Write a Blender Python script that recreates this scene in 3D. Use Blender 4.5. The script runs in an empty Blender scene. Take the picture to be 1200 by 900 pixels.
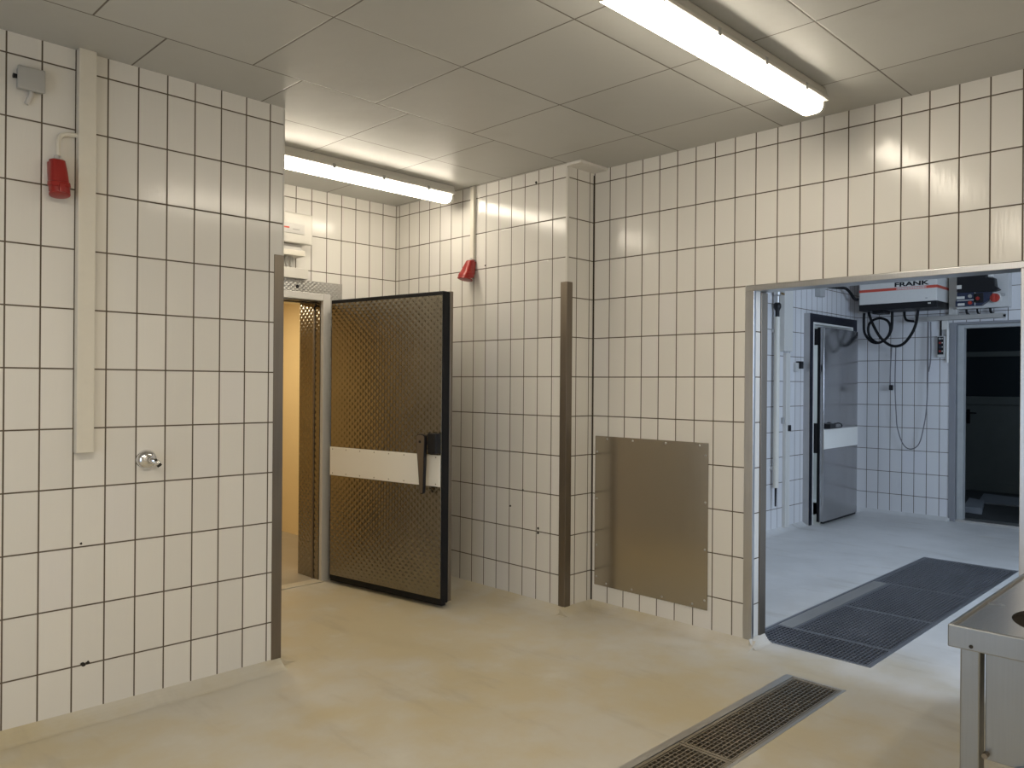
import bpy, bmesh, math, random
from mathutils import Vector, Matrix
random.seed(7)
S = bpy.context.scene
COL = S.collection
R = math.radians

# ------------------------------------------------------------------ camera, world, lights, exposure
CAM_H = 1.43
yaw, pitch, roll = 0.7847, 0.0002, 0.0079
F = Vector((math.cos(yaw)*math.cos(pitch), math.sin(yaw)*math.cos(pitch), math.sin(pitch)))
r0 = Vector((math.sin(yaw), -math.cos(yaw), 0)); u0 = r0.cross(F)
rx = r0*math.cos(roll) + u0*math.sin(roll); ux = u0*math.cos(roll) - r0*math.sin(roll)
cd = bpy.data.cameras.new('camera'); cam = bpy.data.objects.new('camera', cd); COL.objects.link(cam)
cd.sensor_width = 36; cd.lens = 920.2/1200*36; cd.clip_start = .02; cd.clip_end = 60
m = Matrix.Identity(4)
for i in range(3):
    m[i][0] = rx[i]; m[i][1] = ux[i]; m[i][2] = -F[i]
m.translation = (0, 0, CAM_H)
cam.matrix_world = m
S.camera = cam
S.view_settings.view_transform = 'Standard'; S.view_settings.look = 'None'
S.view_settings.gamma = 1; S.view_settings.use_curve_mapping = False
S.view_settings.exposure = 0.45
S.cycles.max_bounces = 10; S.cycles.diffuse_bounces = 6; S.cycles.glossy_bounces = 5
S.cycles.sample_clamp_indirect = 6

LAMP_COL = (1.0, .895, .725)
LAMP_STRENGTH = 14.3
DAY = (.60, .76, 1.0)

w = bpy.data.worlds.new('sky'); S.world = w; w.use_nodes = True
w.node_tree.nodes['Background'].inputs[0].default_value = (.55, .72, 1, 1)
w.node_tree.nodes['Background'].inputs[1].default_value = .6

def area(name, loc, target, sx, sy, power, col):
    l = bpy.data.lights.new(name, 'AREA'); l.shape = 'RECTANGLE'; l.size = sx; l.size_y = sy
    l.energy = power; l.color = col
    o = bpy.data.objects.new(name, l); COL.objects.link(o); o.location = loc
    o.rotation_euler = (Vector(target) - Vector(loc)).to_track_quat('-Z', 'Y').to_euler()
    return o
# daylight of the far and near room entering by the windows (they stand just outside the panes-free window openings)
area('daylight_far_room', (5.6, -1.42, 1.85), (7.6, 3, 1.2), 2.3, 1.3, 84, DAY)
area('daylight_near_room', (-1.85, 1.7, 1.15), (2, 1.9, .9), 1.5, 1.9, 12, (.70, .83, 1.0))
area('corridor_fill', (11.0, 1.0, 2.5), (11.6, 2.6, .8), .5, .5, 5, DAY)  # weak cool fill added inside the closed corridor to lift its darkness
# two more ceiling lamps of the near room, behind the camera
area('near_room_lamp_row', (.1, 1.6, 2.74), (.1, 1.6, 0), 1.5, .12, 20, LAMP_COL)
area('near_room_lamp_side', (.6, -.6, 2.74), (.6, -.6, 0), 1.5, .12, 26, LAMP_COL)
# lamps inside the two cold stores
area('warm_cold_store_lamp', (2.7, 6.5, 2.25), (2.7, 6.5, 0), .8, .3, 19, (1, .83, .55))
area('cool_cold_store_lamp', (8.6, 4.9, 2.3), (8.6, 4.9, 0), .8, .3, 9, (.8, .93, 1))

# ------------------------------------------------------------------ materials
def new_mat(name):
    mt = bpy.data.materials.new(name); mt.use_nodes = True
    nt = mt.node_tree
    return mt, nt, nt.nodes['Principled BSDF']

class N:
    """tiny node builder"""
    def __init__(s, nt): s.nt = nt
    def n(s, t, **k):
        x = s.nt.nodes.new(t)
        for a, b in k.items(): setattr(x, a, b)
        return x
    def setin(s, sock, v):
        if hasattr(v, 'is_linked') or isinstance(v, bpy.types.NodeSocket): s.nt.links.new(v, sock)
        else: sock.default_value = v
    def m(s, op, a, b=0.0, c=0.0):
        x = s.n('ShaderNodeMath', operation=op)
        s.setin(x.inputs[0], a); s.setin(x.inputs[1], b); s.setin(x.inputs[2], c)
        return x.outputs[0]
    def mix(s, f, a, b):
        x = s.n('ShaderNodeMix', data_type='RGBA')
        s.setin(x.inputs[0], f); s.setin(x.inputs[6], a); s.setin(x.inputs[7], b)
        return x.outputs[2]
    def mixf(s, f, a, b):
        x = s.n('ShaderNodeMix', data_type='FLOAT')
        s.setin(x.inputs[0], f); s.setin(x.inputs[2], a); s.setin(x.inputs[3], b)
        return x.outputs[0]
    def comb(s, a, b, c):
        x = s.n('ShaderNodeCombineXYZ')
        s.setin(x.inputs[0], a); s.setin(x.inputs[1], b); s.setin(x.inputs[2], c)
        return x.outputs[0]
    def noise(s, vec, scale, detail=3, rough=.5):
        x = s.n('ShaderNodeTexNoise'); s.setin(x.inputs['Vector'], vec)
        x.inputs['Scale'].default_value = scale; x.inputs['Detail'].default_value = detail
        x.inputs['Roughness'].default_value = rough
        return x.outputs[0]
    def white(s, vec):
        x = s.n('ShaderNodeTexWhiteNoise', noise_dimensions='3D'); s.setin(x.inputs[0], vec)
        return x
    def sep(s, v):
        x = s.n('ShaderNodeSeparateXYZ'); s.setin(x.inputs[0], v); return x.outputs
    def obj(s):
        return s.n('ShaderNodeTexCoord').outputs['Object']
    def ramp(s, f, lo, hi):
        x = s.n('ShaderNodeMapRange'); s.setin(x.inputs[0], f)
        x.inputs[1].default_value = lo; x.inputs[2].default_value = hi
        return x.outputs[0]
    def sstep(s, f, lo, hi):
        x = s.n('ShaderNodeMapRange', interpolation_type='SMOOTHSTEP'); s.setin(x.inputs[0], f)
        x.inputs[1].default_value = lo; x.inputs[2].default_value = hi
        return x.outputs[0]
    def bump(s, h, dist, strength=1.0):
        x = s.n('ShaderNodeBump'); s.setin(x.inputs['Height'], h)
        x.inputs['Distance'].default_value = dist; x.inputs['Strength'].default_value = strength
        return x.outputs[0]

def plain(name, col, rough=.5, metal=0., spec=.5, noise=0.0, nscale=30):
    mt, nt, b = new_mat(name); g = N(nt)
    b.inputs['Roughness'].default_value = rough; b.inputs['Metallic'].default_value = metal
    b.inputs['Specular IOR Level'].default_value = spec
    c = (*col, 1)
    if noise:
        f = g.noise(g.obj(), nscale, 4)
        dk = (*[v*(1-noise) for v in col], 1); lt = (*[min(1, v*(1+noise)) for v in col], 1)
        nt.links.new(g.mix(f, dk, lt), b.inputs['Base Color'])
        nt.links.new(g.mixf(f, rough*.8, min(1, rough*1.2)), b.inputs['Roughness'])
    else:
        b.inputs['Base Color'].default_value = c
    return mt

ROW0 = 2.7294
def tile_mat(name, ox=0., px=.125, oy=0., py=.125, col=(.735, .715, .675)):
    """stacked upright 125 x 250 wall tiles with dark grout; faces looking along x use y as the run and the reverse"""
    mt, nt, b = new_mat(name); g = N(nt)
    P = g.sep(g.obj())
    nrm = g.n('ShaderNodeNewGeometry').outputs['True Normal']
    nx = g.m('GREATER_THAN', g.m('ABSOLUTE', g.sep(nrm)[0]), .5)
    ua = g.m('DIVIDE', g.m('SUBTRACT', P[0], ox), px)
    ub = g.m('DIVIDE', g.m('SUBTRACT', P[1], oy), py)
    u = g.mixf(nx, ua, ub)
    v = g.m('DIVIDE', g.m('SUBTRACT', P[2], ROW0), .25)
    iu, iv = g.m('FLOOR', u), g.m('FLOOR', v)
    fu, fv = g.m('SUBTRACT', u, iu), g.m('SUBTRACT', v, iv)
    du = g.m('MULTIPLY', g.m('SUBTRACT', .5, g.m('ABSOLUTE', g.m('SUBTRACT', fu, .5))), .125)
    dv = g.m('MULTIPLY', g.m('SUBTRACT', .5, g.m('ABSOLUTE', g.m('SUBTRACT', fv, .5))), .25)
    d = g.m('MINIMUM', du, dv)
    body = g.sstep(d, .0025, .0037)
    rnd = g.white(g.comb(iu, iv, nx)); rv = rnd.outputs[0]; rc = g.sep(rnd.outputs[1])
    lo = (*[c*.955 for c in col], 1); hi = (*[min(1, c*1.025) for c in col], 1)
    tc = g.mix(rv, lo, hi)
    odd = g.m('GREATER_THAN', rc[0], .93)
    tc = g.mix(g.m('MULTIPLY', odd, .35), tc, (col[0]*.93, col[1]*.93, col[2]*1.0, 1))
    gn = g.noise(g.obj(), 7, 3)
    gc = g.mix(gn, (.075, .056, .038, 1), (.135, .106, .075, 1))
    nt.links.new(g.mix(body, gc, tc), b.inputs['Base Color'])
    nt.links.new(g.mixf(body, .9, .16), b.inputs['Roughness'])
    b.inputs['Specular IOR Level'].default_value = .5
    # relief: rounded edges, each tile set with its own small tilt, faint upright ripples in the glaze
    edge = g.m('MULTIPLY', g.sstep(d, .001, .006), .0011)
    tilt = g.m('ADD', g.m('MULTIPLY', g.m('MULTIPLY', g.m('SUBTRACT', rc[1], .5), fu), .0009),
               g.m('MULTIPLY', g.m('MULTIPLY', g.m('SUBTRACT', rc[2], .5), fv), .0012))
    stretch = g.comb(g.m('MULTIPLY', u, 6.0), g.m('MULTIPLY', v, 1.0), nx)
    rip = g.m('MULTIPLY', g.noise(stretch, 1.2, 2), .0006)
    warp = g.m('MULTIPLY', g.noise(g.comb(g.m('MULTIPLY', u, 1.0), g.m('MULTIPLY', v, 2.0), rv), .9, 1), .0009)
    h = g.m('ADD', g.m('ADD', edge, tilt), g.m('ADD', rip, warp))
    nt.links.new(g.bump(h, 1.0, .8), b.inputs['Normal'])
    return mt

def steel(name, col=(.50, .48, .45), rough=.3, brush='z', amt=1.0):
    mt, nt, b = new_mat(name); g = N(nt)
    P = g.sep(g.obj())
    k = [120., 120., 120.]
    k['xyz'.index(brush)] = 2.0
    vec = g.comb(g.m('MULTIPLY', P[0], k[0]), g.m('MULTIPLY', P[1], k[1]), g.m('MULTIPLY', P[2], k[2]))
    f = g.noise(vec, 2.0, 3, .6)
    cl = g.noise(g.obj(), 3.5, 4, .6)
    c = g.mix(g.m('MULTIPLY', g.m('ADD', f, cl), .5), (*[x*(1-.22*amt) for x in col], 1), (*[x*(1+.22*amt) for x in col], 1))
    nt.links.new(c, b.inputs['Base Color'])
    nt.links.new(g.mixf(cl, rough*.8, rough*1.35), b.inputs['Roughness'])
    b.inputs['Metallic'].default_value = 1
    nt.links.new(g.bump(g.m('ADD', f, g.m('MULTIPLY', cl, 2.0)), .0006, .35*amt), b.inputs['Normal'])
    return mt

def embossed(name, col=(.50, .47, .42), rough=.27, pitch=.026, ax=1, depth=.0017):
    """stucco embossed sheet: offset rows of small lens bumps"""
    mt, nt, b = new_mat(name); g = N(nt)
    P = g.sep(g.obj())
    a = g.m('MULTIPLY', P[ax], math.pi/pitch); c = g.m('MULTIPLY', P[2], math.pi/(pitch*.85))
    h = g.m('MULTIPLY', g.m('COSINE', g.m('ADD', a, c)), g.m('COSINE', g.m('SUBTRACT', a, c)))
    h = g.m('POWER', g.m('ABSOLUTE', h), 1.3)
    cl = g.noise(g.obj(), 4, 4, .6)
    nt.links.new(g.mix(cl, (*[x*.85 for x in col], 1), (*[min(1, x*1.15) for x in col], 1)), b.inputs['Base Color'])
    b.inputs['Metallic'].default_value = 1
    nt.links.new(g.mixf(cl, rough*.8, rough*1.3), b.inputs['Roughness'])
    nt.links.new(g.bump(h, depth, .8), b.inputs['Normal'])
    return mt

def floor_mat(name, warm=(.50, .43, .285), grey=(.53, .50, .43), far=None):
    mt, nt, b = new_mat(name); g = N(nt)
    o = g.obj(); P = g.sep(o)
    n1 = g.noise(o, .9, 5, .55); n2 = g.noise(o, 4.0, 5, .6)
    st = g.noise(g.comb(g.m('MULTIPLY', P[0], 5.0), g.m('MULTIPLY', P[1], 1.2), 0.0), 1.3, 4, .6)
    n3 = g.noise(o, 38, 3, .6)
    f = g.sstep(g.m('ADD', g.m('MULTIPLY', n1, .6), g.m('MULTIPLY', n2, .4)),   .39, .61)
    c = g.mix(f, (*warm, 1), (*grey, 1))
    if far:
        # daylight on the far floor is put into the colour: paler, greyer past the opening
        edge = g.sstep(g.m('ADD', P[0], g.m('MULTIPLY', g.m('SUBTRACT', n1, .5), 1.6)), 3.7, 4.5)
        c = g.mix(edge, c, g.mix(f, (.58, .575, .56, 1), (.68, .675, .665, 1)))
    dk = g.m('MULTIPLY', g.sstep(st, .54, .76), .30)
    c = g.mix(dk, c, (.30, .255, .185, 1))
    lt = g.m('MULTIPLY', g.sstep(n2, .60, .75), .35)
    c = g.mix(lt, c, (.60, .56, .47, 1))
    sp = g.sstep(n3, .72, .80)
    c = g.mix(g.m('MULTIPLY', sp, .18), c, (.20, .17, .13, 1))
    nt.links.new(c, b.inputs['Base Color'])
    nt.links.new(g.mixf(n2, .30, .55), b.inputs['Roughness'])
    nt.links.new(g.bump(g.m('ADD', g.m('MULTIPLY', n2, 1.0), g.m('MULTIPLY', n3, .12)), .006, .4), b.inputs['Normal'])
    return mt

def ceiling_mat(name):
    mt, nt, b = new_mat(name); g = N(nt)
    P = g.sep(g.obj())
    far = g.m('GREATER_THAN', P[1], 3.233)
    def cell(c, o, p):
        t = g.m('DIVIDE', g.m('SUBTRACT', c, o), p); i = g.m('FLOOR', t)
        fr = g.m('SUBTRACT', t, i)
        return i, fr, g.m('MULTIPLY', g.m('SUBTRACT', .5, g.m('ABSOLUTE', g.m('SUBTRACT', fr, .5))), p)
    ix, fx, dx = cell(P[0], 1.62, .645); iy, fy, dy = cell(P[1], 1.943, .645)
    jx, gx, ex = cell(P[0], 1.86, .61); jy, gy, ey = cell(P[1], 3.78, .61)
    d1 = g.m('MINIMUM', dx, dy)
    d2 = g.m('MINIMUM', g.m('MINIMUM', ex, ey), g.m('ABSOLUTE', g.m('SUBTRACT', P[1], 3.233)))
    # the short row just behind the joint at 3.23 has no joint of the 3.17 lattice line
    d = g.mixf(far, d1, d2)
    idv = g.comb(g.mixf(far, ix, g.m('ADD', jx, 31.0)), g.mixf(far, iy, g.m('ADD', jy, 57.0)), far)
    rn = g.white(idv); rc = g.sep(rn.outputs[1])
    body = g.sstep(d, .0022, .0048)
    base = (.475, .475, .45)
    cl = g.noise(g.obj(), 2.5, 5, .6)
    pc = g.mix(rc[0], (*[x*.94 for x in base], 1), (*[x*1.05 for x in base], 1))
    pc = g.mix(g.m('MULTIPLY', g.sstep(cl, .5, .8), .15), pc, (.36, .34, .29, 1))
    nt.links.new(g.mix(body, (.12, .10, .08, 1), pc), b.inputs['Base Color'])
    nt.links.new(g.mixf(cl, .30, .48), b.inputs['Roughness'])
    fu = g.mixf(far, fx, gx); fv = g.mixf(far, fy, gy)
    tilt = g.m('ADD', g.m('MULTIPLY', g.m('SUBTRACT', rc[1], .5), fu), g.m('MULTIPLY', g.m('SUBTRACT', rc[2], .5), fv))
    h = g.m('ADD', g.m('MULTIPLY', tilt, .010), g.m('MULTIPLY', g.sstep(d, .001, .006), .0012))
    h = g.m('ADD', h, g.m('MULTIPLY', g.noise(g.obj(), 5, 3), .0035))
    nt.links.new(g.bump(h, 1.0, .7), b.inputs['Normal'])
    return mt

def emit(name, col, st):
    mt, nt, b = new_mat(name)
    b.inputs['Base Color'].default_value = (.8, .8, .8, 1)
    b.inputs['Emission Color'].default_value = (*col, 1); b.inputs['Emission Strength'].default_value = st
    b.inputs['Roughness'].default_value = .3
    return mt

M = {}
M['tile_left'] = tile_mat('glazed_tile_left', ox=.7785, px=.1257, oy=5.0, py=.125)
M['tile_recess'] = tile_mat('glazed_tile_recess', ox=3.21, px=.1243, oy=4.2209, py=.1239)
M['tile_pier'] = tile_mat('glazed_tile_pier', ox=3.807, px=.125, oy=4.2209, py=.1239)
M['tile_front'] = tile_mat('glazed_tile_front', ox=3.93, px=.125, oy=3.0958, py=.12515)
M['tile_far'] = tile_mat('glazed_tile_far', ox=7.05, px=.125, oy=3.11, py=.1272, col=(.69, .68, .68))
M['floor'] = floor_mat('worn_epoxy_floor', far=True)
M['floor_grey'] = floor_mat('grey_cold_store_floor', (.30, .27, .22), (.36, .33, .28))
M['ceiling'] = ceiling_mat('ceiling_panels')
M['steel'] = steel('brushed_steel', (.53, .525, .52), .3)
M['steel_dull'] = steel('dull_steel', (.235, .20, .16), .42)
M['steel_sheet'] = steel('brushed_steel_sheet', (.45, .41, .345), .19, 'z', .12)
M['steel_top'] = steel('worn_worktop_steel', (.52, .51, .50), .24, 'x', .6)
M['steel_leaf'] = steel('polished_leaf_steel', (.46, .46, .47), .16, 'z', .5)
M['galv_warm'] = steel('worn_drain_steel', (.44, .39, .315), .42, 'x', .8)
M['steel_table'] = steel('table_frame_steel', (.29, .30, .305), .32, 'z', .6)
M['band'] = plain('white_band_plastic', (.84, .82, .76), .35)
M['frame_grey'] = plain('worn_grey_paint', (.40, .41, .40), .5, noise=.15, nscale=9)
M['galv'] = steel('galvanised_steel', (.56, .55, .53), .42, 'x', .8)
M['galv_dark'] = steel('dark_galvanised_steel', (.36, .37, .40), .42, 'x', .8)
M['emboss_y'] = embossed('embossed_sheet_leaf', (.27, .25, .205), .22, .054, 1, .0022)
M['emboss_x'] = embossed('embossed_sheet_surround', (.44, .43, .40), .36, .034, 0, .0022)
M['emboss_navy'] = embossed('embossed_dark_surround', (.055, .06, .085), .4, .026, 0)
M['white_paint'] = plain('white_painted_metal', (.72, .70, .66), .38, noise=.05)
M['white_plastic'] = plain('white_plastic', (.63, .61, .565), .35, noise=.03)
M['cream_plastic'] = plain('cream_plastic', (.68, .645, .565), .4, noise=.04)
M['grey_plastic'] = plain('grey_plastic', (.40, .40, .39), .45, noise=.04)
M['light_grey_plastic'] = plain('light_grey_plastic', (.55, .54, .52), .45, noise=.04)
M['black_rubber'] = plain('black_rubber', (.006, .006, .007), .6, 0., .25)
M['black_plastic'] = plain('black_plastic', (.009, .009, .011), .42, 0., .35)
M['red_plastic'] = plain('red_plastic', (.30, .018, .014), .35, noise=.08)
M['red_paint'] = plain('red_stripe_paint', (.62, .09, .055), .4)
M['orange_red'] = plain('orange_red_plastic', (.42, .04, .025), .4)
M['chrome'] = plain('chrome', (.75, .75, .76), .08, 1)
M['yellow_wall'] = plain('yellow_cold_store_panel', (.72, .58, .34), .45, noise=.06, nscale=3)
M['pale_wall'] = plain('pale_cold_store_panel', (.75, .78, .80), .5, noise=.04, nscale=3)
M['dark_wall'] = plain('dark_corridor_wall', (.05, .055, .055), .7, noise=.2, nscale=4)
M['door_green'] = plain('grey_green_door_paint', (.16, .18, .165), .5, noise=.12, nscale=6)
M['door_glass'] = plain('dark_pane', (.03, .04, .045), .15)
M['plaster'] = plain('plain_wall_paint', (.62, .59, .53), .6, noise=.05, nscale=4)
M['pit'] = plain('dirty_channel', (.035, .03, .024), .6, noise=.3)
M['paper'] = plain('pale_card', (.24, .26, .28), .7, noise=.15, nscale=12)
M['hole'] = plain('dark_hole', (.02, .016, .012), .8)
M['lamp'] = emit('lit_lamp_cover', LAMP_COL, LAMP_STRENGTH)
M['navy_label'] = plain('navy_panel', (.02, .028, .06), .35)
M['cable_grey'] = plain('grey_cable', (.16, .15, .16), .5)
M['seal'] = plain('silicone_joint', (.36, .33, .28), .5)

# ------------------------------------------------------------------ mesh helpers
def B(): return bmesh.new()
def box(bm, x0, x1, y0, y1, z0, z1, mtx=None):
    vs = [bm.verts.new(p) for p in ((x0,y0,z0),(x1,y0,z0),(x1,y1,z0),(x0,y1,z0),(x0,y0,z1),(x1,y0,z1),(x1,y1,z1),(x0,y1,z1))]
    if mtx: 
        for v in vs: v.co = mtx @ v.co
    for f in ((3,2,1,0),(4,5,6,7),(0,1,5,4),(1,2,6,5),(2,3,7,6),(3,0,4,7)):
        bm.faces.new([vs[i] for i in f])
    return bm
def rbox(bm, x0, x1, y0, y1, z0, z1, r=.003, seg=2):
    t = B(); box(t, x0, x1, y0, y1, z0, z1)
    bmesh.ops.bevel(t, geom=t.edges[:], offset=r, segments=seg, affect='EDGES', profile=.6)
    merge(bm, t); return bm
def merge(bm, t, mtx=None):
    me = bpy.data.meshes.new('tmp'); t.to_mesh(me); t.free()
    if mtx: me.transform(mtx)
    bm.from_mesh(me); bpy.data.meshes.remove(me)
def cyl(bm, p0, p1, r, r1=None, seg=20, caps=True):
    p0, p1 = Vector(p0), Vector(p1); r1 = r if r1 is None else r1
    d = (p1-p0).normalized(); a = d.orthogonal().normalized(); b = d.cross(a)
    A = [bm.verts.new(p0+(a*math.cos(t)+b*math.sin(t))*r) for t in [2*math.pi*k/seg for k in range(seg)]]
    C = [bm.verts.new(p1+(a*math.cos(t)+b*math.sin(t))*r1) for t in [2*math.pi*k/seg for k in range(seg)]]
    for k in range(seg): bm.faces.new((A[k], A[(k+1)%seg], C[(k+1)%seg], C[k]))
    if caps: bm.faces.new(A[::-1]); bm.faces.new(C)
def lathe(bm, prof, origin, axis, seg=28):
    """prof = (radius, height) pairs along axis"""
    o = Vector(origin); d = Vector(axis).normalized(); a = d.orthogonal().normalized(); b = d.cross(a)
    rings = []
    for (r, h) in prof:
        if r < 1e-6: rings.append([bm.verts.new(o+d*h)]); continue
        rings.append([bm.verts.new(o+d*h+(a*math.cos(2*math.pi*k/seg)+b*math.sin(2*math.pi*k/seg))*r) for k in range(seg)])
    for p, q in zip(rings, rings[1:]):
        for k in range(seg):
            k2 = (k+1) % seg
            if len(p) == 1: bm.faces.new((p[0], q[k], q[k2]))
            elif len(q) == 1: bm.faces.new((p[k], p[k2], q[0]))
            else: bm.faces.new((p[k], p[k2], q[k2], q[k]))
def spline(pts, n=10):
    pts = [Vector(p) for p in pts]; out = []
    P = [pts[0]*2-pts[1]] + pts + [pts[-1]*2-pts[-2]]
    for i in range(1, len(P)-2):
        a, b, c, d = P[i-1:i+3]
        for k in range(n):
            t = k/n
            out.append(.5*((2*b)+(c-a)*t+(2*a-5*b+4*c-d)*t*t+(3*b-a-3*c+d)*t**3))
    out.append(pts[-1]); return out
def tube(bm, pts, r, seg=8, n=10, smooth=True):
    P = spline(pts, n) if smooth else [Vector(p) for p in pts]
    d = (P[1]-P[0]).normalized(); a = d.orthogonal().normalized(); rings = []
    for i, p in enumerate(P):
        d = (P[min(i+1, len(P)-1)]-P[max(i-1, 0)]).normalized()
        a = (a-d*a.dot(d)).normalized(); b = d.cross(a)
        rings.append([bm.verts.new(p+(a*math.cos(2*math.pi*k/seg)+b*math.sin(2*math.pi*k/seg))*r) for k in range(seg)])
    for p, q in zip(rings, rings[1:]):
        for k in range(seg): bm.faces.new((p[k], p[(k+1)%seg], q[(k+1)%seg], q[k]))
    bm.faces.new(rings[0][::-1]); bm.faces.new(rings[-1])
def prism(bm, poly, axis, a0, a1):
    """extrude a 2-D outline along axis (0: outline is y,z; 1: x,z; 2: x,y)"""
    def P(p, t):
        return {0: (t, p[0], p[1]), 1: (p[0], t, p[1]), 2: (p[0], p[1], t)}[axis]
    A = [bm.verts.new(P(p, a0)) for p in poly]; C = [bm.verts.new(P(p, a1)) for p in poly]
    n = len(poly)
    for k in range(n): bm.faces.new((A[k], A[(k+1)%n], C[(k+1)%n], C[k]))
    bm.faces.new(A[::-1]); bm.faces.new(C)
def obj(name, bm, mt, parent=None, smooth=False, bevel=0):
    bmesh.ops.recalc_face_normals(bm, faces=bm.faces[:])
    me = bpy.data.meshes.new(name); bm.to_mesh(me); bm.free()
    for x in (mt if isinstance(mt, list) else [mt]): me.materials.append(x)
    if smooth:
        me.shade_smooth()
        for e_ in (): pass
    o = bpy.data.objects.new(name, me); COL.objects.link(o)
    if smooth:
        me.set_sharp_from_angle(angle=R(40))
    if bevel:
        md = o.modifiers.new('bevel', 'BEVEL'); md.width = bevel; md.segments = 2; md.limit_method = 'ANGLE'
    if parent: o.parent = parent
    return o
def tag(o, label, cat, group=None):
    o['label'] = label; o['category'] = cat
    if group: o['group'] = group
    return o
def thing(name, label, cat, loc=(0, 0, 0), group=None, rotz=0):
    o = bpy.data.objects.new(name, None); COL.objects.link(o); o.empty_display_size = .05
    o.location = loc; o.rotation_euler = (0, 0, rotz)
    return tag(o, label, cat, group)
def part(name, bm, mt, parent, smooth=False, bevel=0, label=None):
    """bm given in world coordinates; re-based on the parent's location (parent unrotated)"""
    loc = Vector(parent.location); p = parent.parent
    while p: loc += Vector(p.location); p = p.parent
    bmesh.ops.translate(bm, verts=bm.verts[:], vec=-loc)
    o = obj(name, bm, mt, parent, smooth, bevel)
    if label: o['label'] = label
    return o
def struct(name, bm, mt, bevel=0):
    o = obj(name, bm, mt, None, False, bevel); o['kind'] = 'structure'; return o

# ------------------------------------------------------------------ measures
YL, XW, XR, YR = 3.6225, 3.971, 3.7142, 3.23
H = 2.815; YB = 5.0; XB = 9.28; YBL = 3.60; XW2 = 4.12
XMIN, YMIN = -1.6, -1.2

# ------------------------------------------------------------------ the shell
G1 = (1.70, 3.735, 1.49, 1.785)          # near floor channel
G2 = (4.125, 7.15, 1.525, 2.215)         # big grating in the far room
def floor_mesh():
    xs = sorted([XMIN-.2, G1[0], G1[1], G2[0], G2[1], 9.5]); ys = sorted([YMIN-.2, G1[2], G1[3], G2[2], G2[3], YB+.02])
    bm = B(); V = {}
    def v(i, j):
        if (i, j) not in V: V[i, j] = bm.verts.new((xs[i], ys[j], 0))
        return V[i, j]
    for i in range(len(xs)-1):
        for j in range(len(ys)-1):
            cx, cy = (xs[i]+xs[i+1])/2, (ys[j]+ys[j+1])/2
            if any(g[0] < cx < g[1] and g[2] < cy < g[3] for g in (G1, G2)): continue
            bm.faces.new((v(i, j), v(i+1, j), v(i+1, j+1), v(i, j+1)))
    return bm
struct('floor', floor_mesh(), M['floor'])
bm = B(); box(bm, XMIN-.15, XW+.1, YMIN-.15, YB+.05, H, H+.1)
struct('ceiling', bm, M['ceiling'])
bm = B(); box(bm, XW2, XB+.1, YMIN-.15, YBL+.1, H+.001, H+.1)
struct('ceiling_far_room', bm, M['plaster'])

bm = B(); box(bm, XMIN, 1.985, YL, YB+.28, -.05, H)
struct('wall_left', bm, M['tile_left'])
bm = B()
box(bm, 1.985, 2.04, YB, YB+.28, -.05, H); box(bm, 3.04, XW, YB, YB+.28, -.05, H); box(bm, 2.04, 3.04, YB, YB+.28, 2.02, H)
struct('wall_recess_back', bm, M['tile_recess'])
bm = B(); box(bm, XR, XW+.01, YR, YB, -.05, H)
struct('wall_recess_right', bm, M['tile_pier'])
bm = B()
box(bm, XW, XW2, 2.147, YB, -.05, H); box(bm, XW, XW2, YMIN, .81, -.05, H); box(bm, XW, XW2, .81, 2.147, 1.978, H)
box(bm, XW+.018, XW2-.06, 2.104, 2.147, -.02, 1.978)
struct('wall_front', bm, M['tile_front'])
bm = B()
box(bm, XW2, 7.96, YBL, YBL+.2, -.05, H); box(bm, 8.95, XB+.15, YBL, YBL+.2, -.05, H); box(bm, 7.96, 8.95, YBL, YBL+.2, 2.07, H)
struct('wall_far_left', bm, M['tile_far'])
bm = B()
box(bm, XB, XB+.17, 2.575, YBL+.2, -.05, H); box(bm, XB, XB+.17, YMIN, 1.62, -.05, H); box(bm, XB, XB+.17, 1.62, 2.575, 2.10, H)
struct('wall_far_back', bm, M['tile_far'])
# walls behind the camera, each with a window opening
bm = B()
box(bm, XW2, 4.4, YMIN-.15, YMIN, -.05, H); box(bm, 6.8, XB+.15, YMIN-.15, YMIN, -.05, H)
box(bm, 4.4, 6.8, YMIN-.15, YMIN, -.05, 1.1); box(bm, 4.4, 6.8, YMIN-.15, YMIN, 2.6, H)
struct('wall_far_right', bm, M['tile_far'])
bm = B(); box(bm, XMIN-.15, XW2, YMIN-.15, YMIN, -.05, H)
struct('wall_right', bm, M['tile_left'])
bm = B()
box(bm, XMIN-.15, XMIN, YMIN, .9, -.05, H); box(bm, XMIN-.15, XMIN, 2.5, YL+.2, -.05, H)
box(bm, XMIN-.15, XMIN, .9, 2.5, 2.12, H)
struct('wall_rear', bm, M['tile_left'])
# warm cold store behind the open insulated door
bm = B()
box(bm, 3.78, 3.88, YB+.28, 8.3, -.05, 2.4); box(bm, 1.3, 1.4, YB+.28, 8.3, -.05, 2.4); box(bm, 1.3, 3.88, 8.2, 8.3, -.05, 2.4)
box(bm, 1.3, 3.88, YB+.28, 8.3, 2.4, 2.5); box(bm, 1.4, 2.0, YB+.281, YB+.29, 0, 2.4); box(bm, 3.05, 3.78, YB+.281, YB+.29, 0, 2.4)
struct('wall_cold_store', bm, M['yellow_wall'])
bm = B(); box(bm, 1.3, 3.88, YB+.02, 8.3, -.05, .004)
struct('floor_cold_store', bm, M['floor_grey'])
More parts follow.
